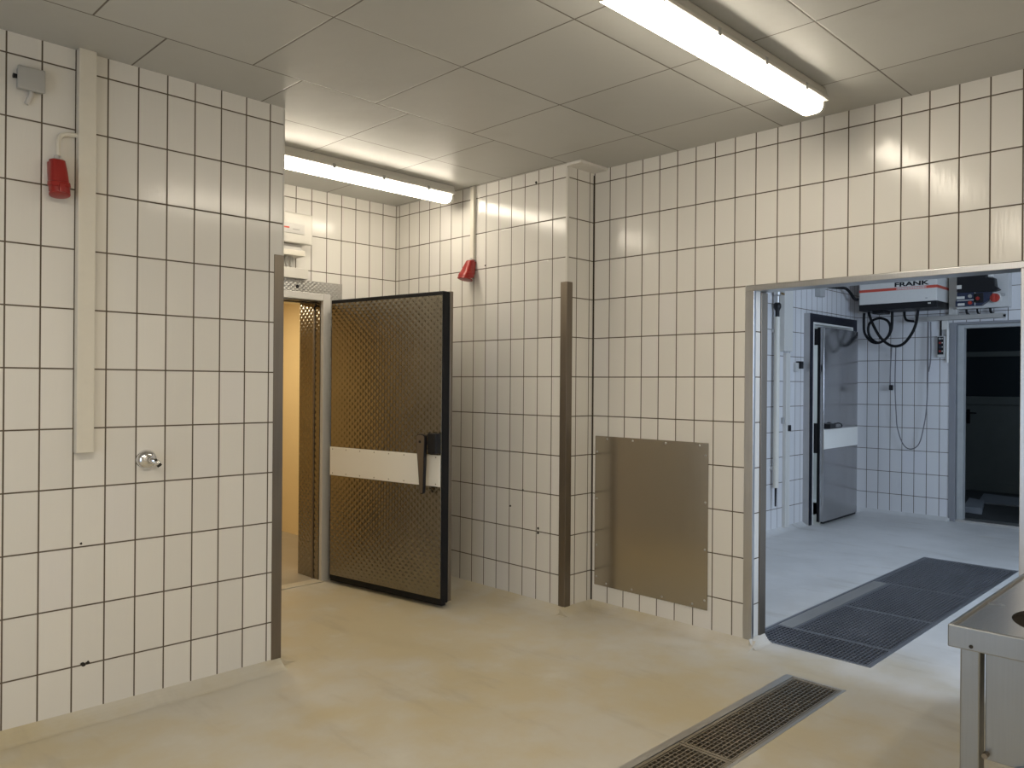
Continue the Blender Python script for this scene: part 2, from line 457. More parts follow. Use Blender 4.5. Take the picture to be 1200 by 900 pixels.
# second cold store, seen only through the gap of its door
bm = B()
box(bm, 7.5, 7.6, YBL+.2, 6.0, -.05, 2.5); box(bm, 9.7, 9.8, YBL+.2, 6.0, -.05, 2.5); box(bm, 7.5, 9.8, 5.9, 6.0, -.05, 2.5)
box(bm, 7.5, 9.8, YBL+.2, 6.0, 2.4, 2.5); box(bm, 7.5, 9.8, YBL+.2, 6.0, -.05, .0)
struct('wall_far_cold_store', bm, M['pale_wall'])
# dark corridor behind the far doorway
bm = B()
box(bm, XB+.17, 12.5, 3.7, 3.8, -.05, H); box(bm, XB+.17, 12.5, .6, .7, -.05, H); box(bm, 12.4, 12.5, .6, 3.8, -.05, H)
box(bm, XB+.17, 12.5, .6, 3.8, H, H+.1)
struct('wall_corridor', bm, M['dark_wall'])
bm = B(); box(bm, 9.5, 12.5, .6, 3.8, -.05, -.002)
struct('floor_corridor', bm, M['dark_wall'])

# coved plinths where the floor runs up the walls
def cove(a, b, n, out=.10, up=.04):
    """a, b: wall foot ends; n: direction into the room"""
    a, b, n = Vector((*a, 0)), Vector((*b, 0)), Vector((*n, 0)); bm = B(); prof = []
    for k in range(7):
        t = k/6; prof.append((out*(1-t)**1.0, up*t**2.2))
    A = [bm.verts.new(a+n*o+Vector((0, 0, z+.0005))) for o, z in prof]; C = [bm.verts.new(b+n*o+Vector((0, 0, z+.0005))) for o, z in prof]
    A.append(bm.verts.new(a)); C.append(bm.verts.new(b))
    for k in range(len(A)-1): bm.faces.new((A[k], A[k+1], C[k+1], C[k]))
    bm.faces.new(A); bm.faces.new(C[::-1])
    return bm
for i, (nm, a, b, n) in enumerate([('baseboard_left', (XMIN, YL), (1.985, YL), (0, -1)),
    ('baseboard_recess_right', (XR, YB), (XR, YR), (-1, 0)), ('baseboard_pier', (XR-.05, YR), (XW, YR), (0, -1)),
    ('baseboard_front', (XW, YR), (XW, 2.075), (-1, 0)), ('baseboard_left_end', (1.985, YL), (1.985, YB), (1, 0)),
    ('baseboard_far_left', (XW2, YBL), (7.86, YBL), (0, -1)), ('baseboard_far_back', (XB, YBL), (XB, 2.62), (-1, 0)),
    ('baseboard_far_corner', (9.1, YBL), (XB, YBL), (0, -1))]):
    struct(nm, cove(a, b, n), M['floor'])
# mortar fillet round the foot of the opening's left jamb
struct('trim_1', cove((XW-.03, 2.10), (XW2+.0, 2.10), (0, -1), .055, .05), M['floor'])
# flat boxing piece in the ceiling corner of the pier
bm = B(); rbox(bm, XR-.01, XW, 3.115, YR+.005, H-.018, H, .003)
struct('trim_2', bm, M['white_paint'])
# white bead on the pier corner above the steel guard, joints in the inner corners
bm = B(); rbox(bm, XR-.004, XR+.012, YR-.004, YR+.012, 2.075, H-.03, .002)
struct('trim_3', bm, M['white_plastic'])
bm = B(); box(bm, XW-.003, XW, YR-.006, YR-.001, .04, H-.03)
struct('trim_4', bm, M['hole'])
bm = B(); box(bm, 1.981, 1.988, YL-.003, YL+.006, 2.07, H)
struct('trim_5', bm, M['white_plastic'])
# small chips and drill holes in the left wall's tiles
def chips(name, spots, axis):
    bm = B()
    for (u, z, rr) in spots:
        n = 9; ring = []
        for k in range(n):
            a = 2*math.pi*k/n; q = rr*random.uniform(.7, 1.2)
            ring.append((u+q*math.cos(a), z+q*math.sin(a)))
        if axis == 1: prism(bm, ring, 1, YL-.0012, YL+.002)
        else: prism(bm, ring, 0, XR-.0012, XR+.002)
    struct(name, bm, M['hole'])
chips('trim_6', [(1.063, .743, .006), (1.074, .232, .011), (1.092, .233, .009)], 1)
chips('trim_7', [(3.715, .615, .008), (3.46, .50, .009), (3.46, .47, .009), (3.60, .735, .006), (3.98, 2.25, .006), (3.50, 2.74, .01)], 0)
# thresholds
bm = B(); box(bm, 2.04, 3.04, 4.93, 5.03, 0, .006)
struct('trim_8', bm, M['floor'])
bm = B(); rbox(bm, XB+.02, 9.50, 1.62, 2.575, -.01, .022, .004)
struct('trim_9', bm, M['galv'])
# corner post in room B's far doorway and its white-painted frame
def frame_bm(axis_pos0, axis_pos1, a0, a1, top, wd, ax):
    bm = B()
    if ax == 'x':   # doorway in an x = const wall, a = y
        box(bm, axis_pos0, axis_pos1, a1-wd, a1, 0, top); box(bm, axis_pos0, axis_pos1, a0, a0+wd, 0, top); box(bm, axis_pos0, axis_pos1, a0+wd, a1-wd, top-.035, top)
    else:
        box(bm, a1-wd, a1, axis_pos0, axis_pos1, 0, top); box(bm, a0, a0+wd, axis_pos0, axis_pos1, 0, top); box(bm, a0+wd, a1-wd, axis_pos0, axis_pos1, top-wd, top)
    return bm
d = struct('door_2', frame_bm(XB+.06, XB+.15, 1.62, 2.575, 2.10, .062, 'x'), M['frame_grey'], .004)
bm = B(); rbox(bm, XB-.012, XB+.06, 2.57, 2.635, 0, 2.125, .003); rbox(bm, XB-.012, XB+.02, 1.6, 2.57, 2.10, 2.125, .003)
struct('trim_10', bm, M['galv_dark'])

# windows behind the camera: frames with glazing bars
for nm, wn in (('door_1', 'rear'), ('window_1', 'far')):
    bm = B()
    if wn == 'rear':
        for y in (.9, 1.67, 2.44): box(bm, XMIN-.11, XMIN-.05, y, y+.06, 0, 2.12)
        for z in (0, 2.06): box(bm, XMIN-.11, XMIN-.05, .9, 2.5, z, z+.06)
    else:
        for x in (4.4, 5.57, 6.74): box(bm, x, x+.06, YMIN-.11, YMIN-.05, 1.1, 2.6)
        for z in (1.1, 2.54): box(bm, 4.4, 6.8, YMIN-.11, YMIN-.05, z, z+.06)
    struct(nm, bm, M['white_paint'])

# ------------------------------------------------------------------ steel corner guards, opening frame, cover sheet
def guard(name, label, x, y, sx, sy, z0, z1):
    """angle profile round the outer corner at (x, y); legs run along sx*x and sy*y"""
    bm = B(); L, T = .05, .004
    poly = [(x-sx*T, y-sy*T), (x+sx*L, y-sy*T), (x+sx*L, y), (x, y), (x, y+sy*L), (x-sx*T, y+sy*L)]
    prism(bm, poly, 2, z0, z1)
    return tag(obj(name, bm, M['steel_dull'], None, False, .0015), label, 'corner guard', 'steel guards on the tiled corners')
guard('corner_guard', 'dull steel angle guard on the end of the left tiled wall', 1.985, YL, -1, 1, .04, 2.07)
guard('corner_guard', 'dull steel angle guard on the tiled pier right of the open metal door', XR, YR, 1, 1, .035, 2.075)

t = thing('opening_frame', 'stainless steel edging round the wide opening into the bluish far room', 'frame', (XW, 2.147, 0))
bm = B(); prism(bm, [(XW-.005, 2.150), (XW-.005, 2.098), (XW+.020, 2.098), (XW+.020, 2.104), (XW+.001, 2.104), (XW+.001, 2.150)], 2, .04, 1.951)
part('jamb', bm, M['steel'], t, False, .002)
bm = B(); prism(bm, [(XW2+.006, 2.19), (XW2+.006, 2.098), (XW2-.065, 2.098), (XW2-.065, 2.104), (XW2, 2.104), (XW2, 2.19)], 2, .04, 1.951)
part('jamb', bm, M['steel_dull'], t, False, .002)
bm = B(); prism(bm, [(XW-.005, .797), (XW-.005, .847), (XW2+.006, .847), (XW2+.006, .76), (XW2, .76), (XW2, .81), (XW, .81), (XW, .797)], 2, .0, 1.951)
part('jamb', bm, M['steel'], t, False, .002)
bm = B(); prism(bm, [(XW-.005, 1.980), (XW-.005, 1.951), (XW2+.006, 1.954), (XW2+.006, 1.99), (XW2, 1.99), (XW2, 1.977), (XW, 1.977), (XW, 1.984)], 1, .797, 2.150)
part('head', bm, M['steel'], t, False, .002)

t = thing('cover_sheet', 'square brushed steel sheet screwed low on the tiled front wall', 'metal sheet', (XW, 2.78, .145))
bm = B(); rbox(bm, XW-.0055, XW-.0015, 2.372, 3.197, .145, 1.102, .001, 1)
part('sheet', bm, M['steel_sheet'], t)
sc = None
for (y, z) in [(2.39, z) for z in (1.03, .76, .49, .2)] + [(3.18, z) for z in (1.0, .7, .4, .2)] + [(y, 1.085) for y in (2.43, 2.66, 2.9, 3.1)] + [(y, .165) for y in (2.47, 2.68, 2.9, 3.1)]:
    if sc is None:
        bm = B(); lathe(bm, [(0, .003), (.004, .0028), (.0065, .001), (.007, 0)], (0, 0, 0), (-1, 0, 0), 12)
        sc = obj('screw', bm, M['steel'], t, True)
        o = sc
    else:
        o = sc.copy(); COL.objects.link(o); o.parent = t
    o.location = Vector((XW-.0055, y, z)) - Vector(t.location)

# ------------------------------------------------------------------ drains
def grating(name, label, x0, x1, y0, y1, px, py, mt, cat='grating', group='steel gratings lying in the floor channels', cut=None):
    bm = B(); fr = .014
    def rect(a0, a1, b0, b1):
        box(bm, a0, a1, b0, b0+fr, -.028, -.002); box(bm, a0, a1, b1-fr, b1, -.028, -.002)
        box(bm, a0, a0+fr, b0+fr, b1-fr, -.028, -.002); box(bm, a1-fr, a1, b0+fr, b1-fr, -.028, -.002)
        n = max(1, round((b1-b0)/py))
        for k in range(1, n):
            y = b0+(b1-b0)*k/n; box(bm, a0+fr, a1-fr, y-.0022, y+.0022, -.030, -.003)
        n = max(1, round((a1-a0)/px))
        for k in range(1, n):
            x = a0+(a1-a0)*k/n; box(bm, x-.0018, x+.0018, b0+fr, b1-fr, -.018, -.0045)
    rect(x0, x1, y0, y1)
    return tag(obj(name, bm, mt), label, cat, group)
def channel(name, label, g, mt, wl=.012, depth=.18, left=None):
    x0, x1, y0, y1 = g
    t = thing(name, label, 'floor drain', ((x0+x1)/2, (y0+y1)/2, 0))
    bm = B(); left = wl if left is None else left
    box(bm, x0, x1, y0, y0+wl, -.04, .0015); box(bm, x0, x1, y1-left, y1, -.04, .0015)
    box(bm, x0, x0+wl, y0+wl, y1-left, -.04, .0015); box(bm, x1-wl, x1, y0+wl, y1-left, -.04, .0015)
    part('frame', bm, mt, t, False, .001)
    bm = B(); e = .001
    box(bm, x0+e, x1-e, y0+e, y1-e, -depth-.01, -depth); box(bm, x0+e, x0+.01, y0+e, y1-e, -depth, -.041); box(bm, x1-.01, x1-e, y0+e, y1-e, -depth, -.041)
    box(bm, x0+.01, x1-.01, y0+e, y0+.01, -depth, -.041); box(bm, x0+.01, x1-.01, y1-.01, y1-e, -depth, -.041)
    part('channel', bm, M['pit'], t)
    return t
channel('floor_drain', 'narrow steel drain channel let into the beige floor of the near room', G1, M['galv'], .014, left=.036)
grating('drain_grating', 'steel mesh grating at the far end of the narrow drain', 2.716, 3.719, 1.506, 1.747, .028, .0195, M['galv_warm'])
grating('drain_grating', 'steel mesh grating of the narrow drain, cut off by the bottom of the photo', 1.716, 2.712, 1.506, 1.747, .028, .0195, M['galv_warm'])
channel('floor_drain', 'wide shallow steel drain pit in the floor of the bluish far room', G2, M['galv_dark'], .014)
grating('drain_grating', 'full width steel mesh grating of the wide pit, nearest the opening', 4.141, 4.478, 1.541, 2.199, .033, .022, M['galv_dark'])
grating('drain_grating', 'second steel mesh grating of the wide pit, beside the flat cover strip', 4.481, 5.188, 1.541, 2.102, .033, .022, M['galv_dark'])
grating('drain_grating', 'third steel mesh grating of the wide pit, at the far end of the flat strip', 5.191, 5.996, 1.541, 2.102, .033, .022, M['galv_dark'])
grating('drain_grating', 'full width steel mesh grating at the far end of the wide pit', 5.999, 7.134, 1.541, 2.199, .033, .022, M['galv_dark'])
bm = B(); rbox(bm, 4.482, 5.995, 2.106, 2.199, -.026, -.001, .002)
tag(obj('cover_strip', bm, M['galv']), 'plain flat steel strip along the left edge of the wide floor grating', 'cover strip')

# ------------------------------------------------------------------ fluorescent ceiling lamps
def make_lamp(name, label, y):
    t = thing(name, label, 'ceiling lamp', (2.8, y, H), 'fluorescent batten lamps on the ceiling')
    x0, x1 = 2.03, 3.60
    bm = B(); prism(bm, [(y-.060, H), (y-.068, H-.030), (y-.078, H-.050), (y-.078, H-.062), (y+.078, H-.062), (y+.078, H-.050), (y+.068, H-.030), (y+.060, H)], 0, x0, x1)
    part('housing', bm, M['white_plastic'], t, False, .004)
    bm = B(); pr = []
    for k in range(13):
        a = math.pi*k/12
        pr.append((y-.056*(abs(math.cos(a))**.55)*(1 if math.cos(a) >= 0 else -1), H-.0625-.050*math.sin(a)**.7))
    prism(bm, pr, 0, x0+.02, x1-.018)
    part('lamp_cover', bm, M['lamp'], t, True)
    for s, xe in ((-1, x0), (1, x1)):
        bm = B(); a, b = (xe-.004, xe+.019) if s < 0 else (xe-.017, xe+.006)
        pr2 = [(p[0]*1.0, p[1]-.001) for p in pr]
        prism(bm, pr2, 0, a, b); part('end_cap', bm, M['white_plastic'], t, True)
    for k, xc in enumerate((2.25, 2.62, 2.99, 3.36)):
        for s in (-1, 1):
            bm = B(); rbox(bm, xc-.011, xc+.011, y+s*.076-.005, y+s*.076+.007*s+.005, H-.074, H-.044, .002)
            part('clip', bm, M['grey_plastic'], t)
    return t
make_lamp('ceiling_lamp', 'lit fluorescent batten on the ceiling ending above the wide opening wall', 1.612)
make_lamp('ceiling_lamp', 'lit fluorescent batten on the recess ceiling above the open metal door', 4.245)

# ------------------------------------------------------------------ things on the left wall
bm = B(); rbox(bm, 1.030, 1.098, YL-.042, YL, 1.128, H, .004)
tag(obj('cable_duct', bm, M['cream_plastic']), 'tall cream cable duct running down the left tiled wall from the ceiling', 'cable duct')

t = thing('junction_box', 'small square grey junction box high on the left tiled wall', 'junction box', (.856, YL, 2.632))
bm = B(); rbox(bm, .812, .904, YL-.030, YL, 2.592, 2.676, .008); part('box', bm, M['grey_plastic'], t, True)
bm = B(); rbox(bm, .809, .907, YL-.042, YL-.029, 2.588, 2.680, .006, 3); part('lid', bm, M['grey_plastic'], t, True)
bm = B(); cyl(bm, (.797, YL-.020, 2.638), (.814, YL-.020, 2.638), .010, .008, 12); part('cable_gland', bm, M['black_plastic'], t, True)
bm = B(); tube(bm, [(.862, YL-.016, 2.595), (.860, YL-.016, 2.575), (.853, YL-.013, 2.555), (.846, YL-.012, 2.538)], .009); part('cable', bm, M['light_grey_plastic'], t, True)

def socket(name, label, top, axis, out, cable_pts, scale=1.0, flare=0.0):
    """red industrial socket: a wide body hanging on the wall, mouth along axis, with a hinged lid"""
    top = Vector(top); ax = Vector(axis).normalized(); out = Vector(out).normalized()
    t = thing(name, label, 'power socket', top, 'red industrial sockets')
    k = scale
    side = ax.cross(out).normalized()
    def ring(h, w, d, off, n=24, sq=3.0):
        pts = []
        for i in range(n):
            a = 2*math.pi*i/n; c, s = math.cos(a), math.sin(a)
            e = 2/sq
            pts.append(top+ax*(h*k)+out*((off+d*abs(s)**e*(1 if s >= 0 else -1))*k)+side*(w*abs(c)**e*(1 if c >= 0 else -1)*k))
        return pts
    bm = B(); rings = []
    for (h, w, d, off) in ((0, .020, .020, .032), (.004, .028, .027, .034), (.05, .033, .033, .038), (.095, .036, .036, .042), (.097, .039, .039, .044), (.115, .040, .040, .046), (.117, .037, .037, .046), (.138, .037, .037, .047), (.140, .032, .032, .047), (.125, .030, .030, .047)):
        rings.append([bm.verts.new(p) for p in ring(h, w+flare*h, d+flare*h, off+flare*h)])
    for p, q in zip(rings, rings[1:]):
        for i in range(24): bm.faces.new((p[i], p[(i+1) % 24], q[(i+1) % 24], q[i]))
    bm.faces.new(rings[0]); bm.faces.new(rings[-1])
    part('body', bm, M['red_plastic'], t, True)
    bm = B(); lathe(bm, [(0, .0), ((.036+flare*.13)*k, .0), ((.039+flare*.13)*k, .004*k), ((.038+flare*.13)*k, .010*k), (.030*k, .013*k), (0, .014*k)], top+ax*(.141*k)+out*((.048+flare*.14)*k), ax+out*.12, 24)
    part('lid', bm, M['red_plastic'], t, True)
    bm = B(); mtx = Matrix((( *side, 0), (*ax, 0), (*out, 0), (0, 0, 0, 1))).transposed(); mtx.translation = top
    tb = B(); rbox(tb, -.030*k, .030*k, .012*k, .112*k, 0.0, .022*k, .004); merge(bm, tb, mtx)
    part('back_plate', bm, M['red_plastic'], t, True)
    bm = B(); cyl(bm, top+ax*(.012*k)+out*(.032*k), top-ax*(.016*k)+out*(.030*k), .014*k, .010*k, 16); part('cable_gland', bm, M['light_grey_plastic'], t, True)
    bm = B(); tb = B(); rbox(tb, -.012*k, .012*k, .108*k, .140*k, .083*k, .096*k, .003); merge(bm, tb, mtx)
    part('latch', bm, M['red_plastic'], t, True)
    if cable_pts:
        bm = B(); tube(bm, cable_pts, .0095); part('cable', bm, M['cream_plastic'], t, True)
    return t
socket('power_socket', 'red round industrial socket beside the cream duct on the left wall', (.952, YL, 2.338), (.02, -.10, -1), (0, -1, -.10),
       [(.957, YL-.030, 2.35), (.957, YL-.028, 2.39), (.962, YL-.022, 2.425), (.98, YL-.016, 2.445), (1.005, YL-.015, 2.452), (1.032, YL-.018, 2.452)])

t = thing('wall_spout', 'round chrome water spout low on the left tiled wall', 'water outlet', (1.328, YL, 1.078))
bm = B(); lathe(bm, [(.044, 0), (.0445, .006), (.041, .016), (.033, .026), (.022, .032), (.0, .034)], (1.325, YL, 1.082), (0, -1, 0), 36); part('rosette', bm, M['chrome'], t, True)
bm = B(); tube(bm, [(1.330, YL-.026, 1.082), (1.338, YL-.042, 1.080), (1.350, YL-.052, 1.072), (1.358, YL-.055, 1.064)], .0135, 14); part('spout', bm, M['chrome'], t, True)
bm = B(); cyl(bm, (1.356, YL-.055, 1.066), (1.364, YL-.057, 1.054), .0105, .0105, 14); part('nozzle', bm, M['hole'], t, True)
bm = B(); cyl(bm, (1.344, YL-.055, 1.082), (1.343, YL-.064, 1.084), .006, .006, 12); part('set_screw', bm, M['black_plastic'], t, True)

# ------------------------------------------------------------------ recess: socket with conduit, fuse box, door surround, door
bm = B(); rbox(bm, XR-.026, XR, 4.078, 4.112, 2.300, H-.001, .004)
tag(obj('conduit', bm, M['cream_plastic']), 'thin cream conduit dropping from the ceiling to the red socket in the recess', 'conduit')
socket('power_socket', 'red tapered industrial socket under the thin conduit in the recess', (XR, 4.098, 2.300), (-.10, .04, -1), (-1, 0, -.1), None, .92, .14)

t = thing('fuse_box', 'white fuse box above the cold store doorway, half hidden by the left wall', 'fuse box', (2.74, YB, 2.38))
bm = B(); rbox(bm, 2.56, 2.885, 4.90, YB, 2.395, 2.605, .012, 3); part('box', bm, M['white_plastic'], t, True)
bm = B(); rbox(bm, 2.55, 2.897, 4.872, 4.905, 2.388, 2.598, .012, 3); part('cover', bm, M['white_plastic'], t, True)
bm = B(); rbox(bm, 2.60, 2.828, 4.866, 4.875, 2.452, 2.522, .003); lid = part('flap', bm, M['light_grey_plastic'], t, True)
bm = B(); rbox(bm, 2.668, 2.712, 4.8645, 4.867, 2.484, 2.494, .0008, 1); part('red_mark', bm, M['red_paint'], lid)
bm = B(); rbox(bm, 2.740, 2.79, 4.8645, 4.867, 2.478, 2.486, .0008, 1); part('grey_mark', bm, M['grey_plastic'], lid)
bm = B(); rbox(bm, 2.57, 2.845, 4.885, YB, 2.305, 2.345, .005); part('terminal_box', bm, M['cream_plastic'], t, True)
bm = B(); rbox(bm, 2.58, 2.835, 4.915, YB, 2.346, 2.387, .004); part('neck', bm, M['light_grey_plastic'], t, True)
for k, xx in enumerate((2.66, 2.69, 2.715, 2.745, 2.775)):
    bm = B(); tube(bm, [(xx, 4.955, 2.306), (xx+.004*(-1)**k, 4.958, 2.27), (xx+.012, 4.965, 2.234)], .0085); part('cable', bm, M['light_grey_plastic'], t, True)
bm = B(); rbox(bm, 2.10, 2.912, 4.955, YB, 2.160, 2.232, .004)
tag(obj('cable_trunking', bm, M['white_plastic']), 'short white trunking between fuse box and embossed door surround', 'cable duct')

# cold store doorway: embossed plate surround + white frame
t = thing('door_surround', 'embossed steel plate surround with pale frame at the warm lit doorway', 'door frame', (2.54, YB, 0))
bm = B()
box(bm, 1.990, 2.04, 4.988, YB, 0, 2.157); box(bm, 3.04, 3.212, 4.988, YB, .0, 2.157); box(bm, 2.04, 3.04, 4.988, YB, 2.02, 2.157)
part('plate', bm, M['emboss_x'], t)
bm = B(); box(bm, 3.030, 3.0405, 4.99, 5.27, .006, 2.02); box(bm, 2.0395, 2.05, 4.99, 5.27, .006, 2.02); box(bm, 2.05, 3.03, 4.99, 5.27, 2.01, 2.0205)
part('reveal', bm, M['emboss_y'], t)
bm = B(); rbox(bm, 3.023, 3.031, 5.055, 5.075, .006, 2.01, .002); rbox(bm, 2.05, 3.03, 5.055, 5.075, 2.002, 2.011, .002); part('sealing_strip', bm, M['steel_dull'], t)
bm = B(); box(bm, 3.034, 3.092, 4.95, 4.989, 0, 2.068); box(bm, 2.0, 2.046, 4.95, 4.989, 0, 2.068); box(bm, 2.046, 3.034, 4.95, 4.989, 2.018, 2.068)
part('frame', bm, M['light_grey_plastic'], t, False, .004)
bm = B(); lathe(bm, [(0, .006), (.010, .005), (.013, 0)], (2.846, 4.988, 2.108), (0, -1, 0), 16); part('plug', bm, M['black_plastic'], t, True)
bm = B(); tube(bm, [(3.028, 5.03, 1.99), (3.005, 5.02, 1.972), (2.998, 5.02, 1.955)], .006); part('wire', bm, M['black_plastic'], t, True)

# the open leaf; local frame: +Y from hinge edge to free edge, +X from inner to outer face
Hn, Fr = Vector((3.050, 4.868, 0)), Vector((3.203, 3.826, 0))
dv = (Fr-Hn); Wd = dv.length; ang = math.atan2(dv.y, dv.x)-math.pi/2
leaf = thing('insulated_door', 'open insulated door of embossed metal with white band, swung into the room', 'door', (Hn.x, Hn.y, 0), None, ang)
# with this rotation local +Y = dv direction, local +X = outward
def lp(name, bm, mt, smooth=False, bevel=0, parent=leaf, flip=True):
    # geometry is written with x = depth behind the inner face; mirror so that depth runs away from the room side seen
    for v in bm.verts: v.co.x = -v.co.x
    return obj(name, bm, mt, parent, smooth, bevel)
bm = B(); box(bm, .004, .070, -.01, Wd+.004, .030, 2.018)
lp('gasket', bm, M['black_rubber'], False, .006)
bm = B(); box(bm, -.002, .0035, .004, Wd-.001, .066, 1.992)
pan = lp('inner_panel', bm, M['emboss_y'], False, .0015)
bm = B(); box(bm, .070, .098, -.012, Wd+.006, .036, 2.022)
lp('outer_panel', bm, M['steel_dull'], False, .003)
for z0 in (.018,):
    bm = B(); box(bm, .012, .05, -.008, Wd+.002, z0, .030); lp('bottom_seal', bm, M['black_rubber'], False, .003)
bm = B(); rbox(bm, -.0075, -.002, .002, Wd-.004, .775, .975, .0015); band = lp('protection_band', bm, M['band'])
for k in range(8):
    for z in (.79, .96):
        y = .03+(Wd-.07)*k/7
        bm = B(); lathe(bm, [(0, .0015), (.003, .0012), (.0045, 0)], (-.0075, y, z), (-1, 0, 0), 10)
        lp('screw', bm, M['steel_dull'], True, 0, band)
bm = B(); box(bm, -.050, -.002, Wd-.075, Wd-.004, .985, 1.115); lp('handle_block', bm, M['black_plastic'], False, .006)
# tapered inner release lever: wide above, narrow below, black rim with steel face
def lever(x0, x1, inset):
    yc, zt, zb = Wd-.118, 1.110, .728
    pts = []
    wt, wb = .040-inset, .017-inset
    for k in range(7):
        a = math.pi*k/6; pts.append((yc+wt*math.cos(a), zt-.022+(.022-inset)*math.sin(a)))
    for k in range(7):
        a = math.pi+math.pi*k/6; pts.append((yc+.012+wb*math.cos(a), zb+.017+(.017-inset)*math.sin(a)))
    b_ = B(); prism(b_, pts, 0, x0, x1); return b_
lv = lp('release_lever', lever(-.068, -.046, 0), M['black_plastic'], False, .002)
lp('lever_face', lever(-.0705, -.067, .006), M['steel_dull'], False, 0, lv)
bm = B(); cyl(bm, (-.076, Wd-.118, 1.060), (-.069, Wd-.118, 1.060), .008, .008, 16); lp('lever_bolt', bm, M['black_plastic'], True, 0, lv)
bm = B(); cyl(bm, (-.050, Wd-.105, 1.05), (-.046, Wd-.105, 1.05), .02, .02, 12); cyl(bm, (-.048, Wd-.10, 1.05), (-.02, Wd-.06, 1.05), .014, .014, 12); lp('lever_pivot', bm, M['black_plastic'], True)
for z in (1.62, .30):
    bm = B(); rbox(bm, .046, .080, -.060, -.008, z, z+.20, .003); cyl(bm, (.058, -.052, z-.01), (.058, -.052, z+.21), .014, .014, 14)
    lp('hinge', bm, M['steel_dull'])

# ------------------------------------------------------------------ worktop with drop hole at the right
t = thing('worktop', 'stainless steel table with rim and round hole at the right edge of the photo', 'table', (2.5, .2, 0))
TX0, TX1, TY0, TY1, TZ = 2.125, 3.55, -.75, .603, .85
hc, hr = Vector((2.36, .36)), .155
bm = B()
# plate with a round hole: ring of quads out to the rim rectangle
n = 48; inn, outp = [], []
ix0, ix1, iy0, iy1 = TX0+.012, TX1-.012, TY0+.012, TY1-.012
for k in range(n):
    a = 2*math.pi*k/n; c, s = math.cos(a), math.sin(a)
    inn.append(bm.verts.new((hc.x+hr*c, hc.y+hr*s, TZ-.006)))
    q = min([((ix1-hc.x)/c if c > 1e-6 else 1e9), ((ix0-hc.x)/c if c < -1e-6 else 1e9), ((iy1-hc.y)/s if s > 1e-6 else 1e9), ((iy0-hc.y)/s if s < -1e-6 else 1e9)])
    outp.append(bm.verts.new((hc.x+q*c, hc.y+q*s, TZ-.006)))
for k in range(n): bm.faces.new((inn[k], inn[(k+1) % n], outp[(k+1) % n], outp[k]))
for (cx, cy) in ((ix0, iy0), (ix1, iy0), (ix0, iy1), (ix1, iy1)):
    v = bm.verts.new((cx, cy, TZ-.006)); near = sorted(outp, key=lambda q: (q.co-v.co).length)
    a = [q for q in near if abs(q.co.x-cx) < 1e-5][0]; b_ = [q for q in near if abs(q.co.y-cy) < 1e-5][0]
    if a is not b_: 
        try: bm.faces.new((v, a, b_))
        except ValueError: pass
low = [bm.verts.new((v.co.x, v.co.y, TZ-.016)) for v in inn]
for k in range(n): bm.faces.new((inn[k], low[k], low[(k+1) % n], inn[(k+1) % n]))
part('top', bm, M['steel_top'], t)
bm = B()
for (a0, a1, b0, b1) in ((TX0, TX0+.012, TY0, TY1), (TX1-.012, TX1, TY0, TY1), (TX0+.012, TX1-.012, TY0, TY0+.012), (TX0+.012, TX1-.012, TY1-.012, TY1)):
    box(bm, a0, a1, b0, b1, TZ-.055, TZ)
part('rim', bm, M['steel_table'], t, False, .003)
bm = B(); lathe(bm, [(hr+.002, -.016), (hr-.01, -.10), (hr-.03, -.24), (0, -.25)], (hc.x, hc.y, TZ), (0, 0, 1), 40); part('bowl', bm, M['pit'], t, True)
for (lx, ly) in ((TX0+.022, TY1-.066), (TX1-.066, TY1-.066), (TX0+.022, TY0+.022), (TX1-.066, TY0+.022)):
    bm = B(); rbox(bm, lx, lx+.044, ly, ly+.044, .0, TZ-.055, .004); part('leg', bm, M['steel_table'], t)
bm = B()
box(bm, TX0+.036, TX0+.042, TY0+.07, TY1-.074, .53, TZ-.050)
part('apron', bm, M['steel_table'], t, False, .002)
bm = B(); prism(bm, [(.47, .530), (.42, .555), (.30, .62), (.10, .62), (.10, .53)], 0, TX0+.024, TX0+.034); part('brace', bm, M['steel_table'], t, False, .002)
bm = B(); cyl(bm, (TX0+.016, .525, .545), (TX0+.036, .525, .545), .007, .007, 6); part('bolt', bm, M['steel_dull'], t)
bm = B(); cyl(bm, (TX0-.002, .551, .806), (TX0+.004, .551, .806), .0045, .0045, 12); part('hole', bm, M['hole'], t, True)

# ------------------------------------------------------------------ far room: second cold store door
FD = 3.530
t = thing('door_surround', 'dark embossed surround of the far cold store door', 'door frame', (8.4, YBL, 0))
bm = B()
def cframe(bm, x0, x1, y0, y1, top, wl, wr, wt):
    box(bm, x0, x0+wl, y0, y1, 0, top); box(bm, x1-wr, x1, y0, y1, 0, top); box(bm, x0+wl, x1-wr, y0, y1, top-wt, top)
cframe(bm, 7.862, 9.07, FD+.004, YBL, 2.185, .075, .12, .10); part('carcass', bm, M['steel'], t, False, .003)
bm = B(); cframe(bm, 7.862, 9.07, FD, FD+.004, 2.185, .070, .12, .092); part('face_plate', bm, M['emboss_navy'], t)
bm = B(); cframe(bm, 7.932, 8.955, FD-.003, YBL+.19, 2.098, .02, .02, .02); part('frame', bm, M['white_paint'], t, False, .002)
hx, hy = 8.915, 3.500
th = R(1.6)
leaf2 = thing('insulated_door', 'smooth steel cold store door standing slightly ajar in the far room', 'door', (hx, hy, 0), None, math.pi-0*th)
leaf2.rotation_euler = (0, 0, math.pi+th)
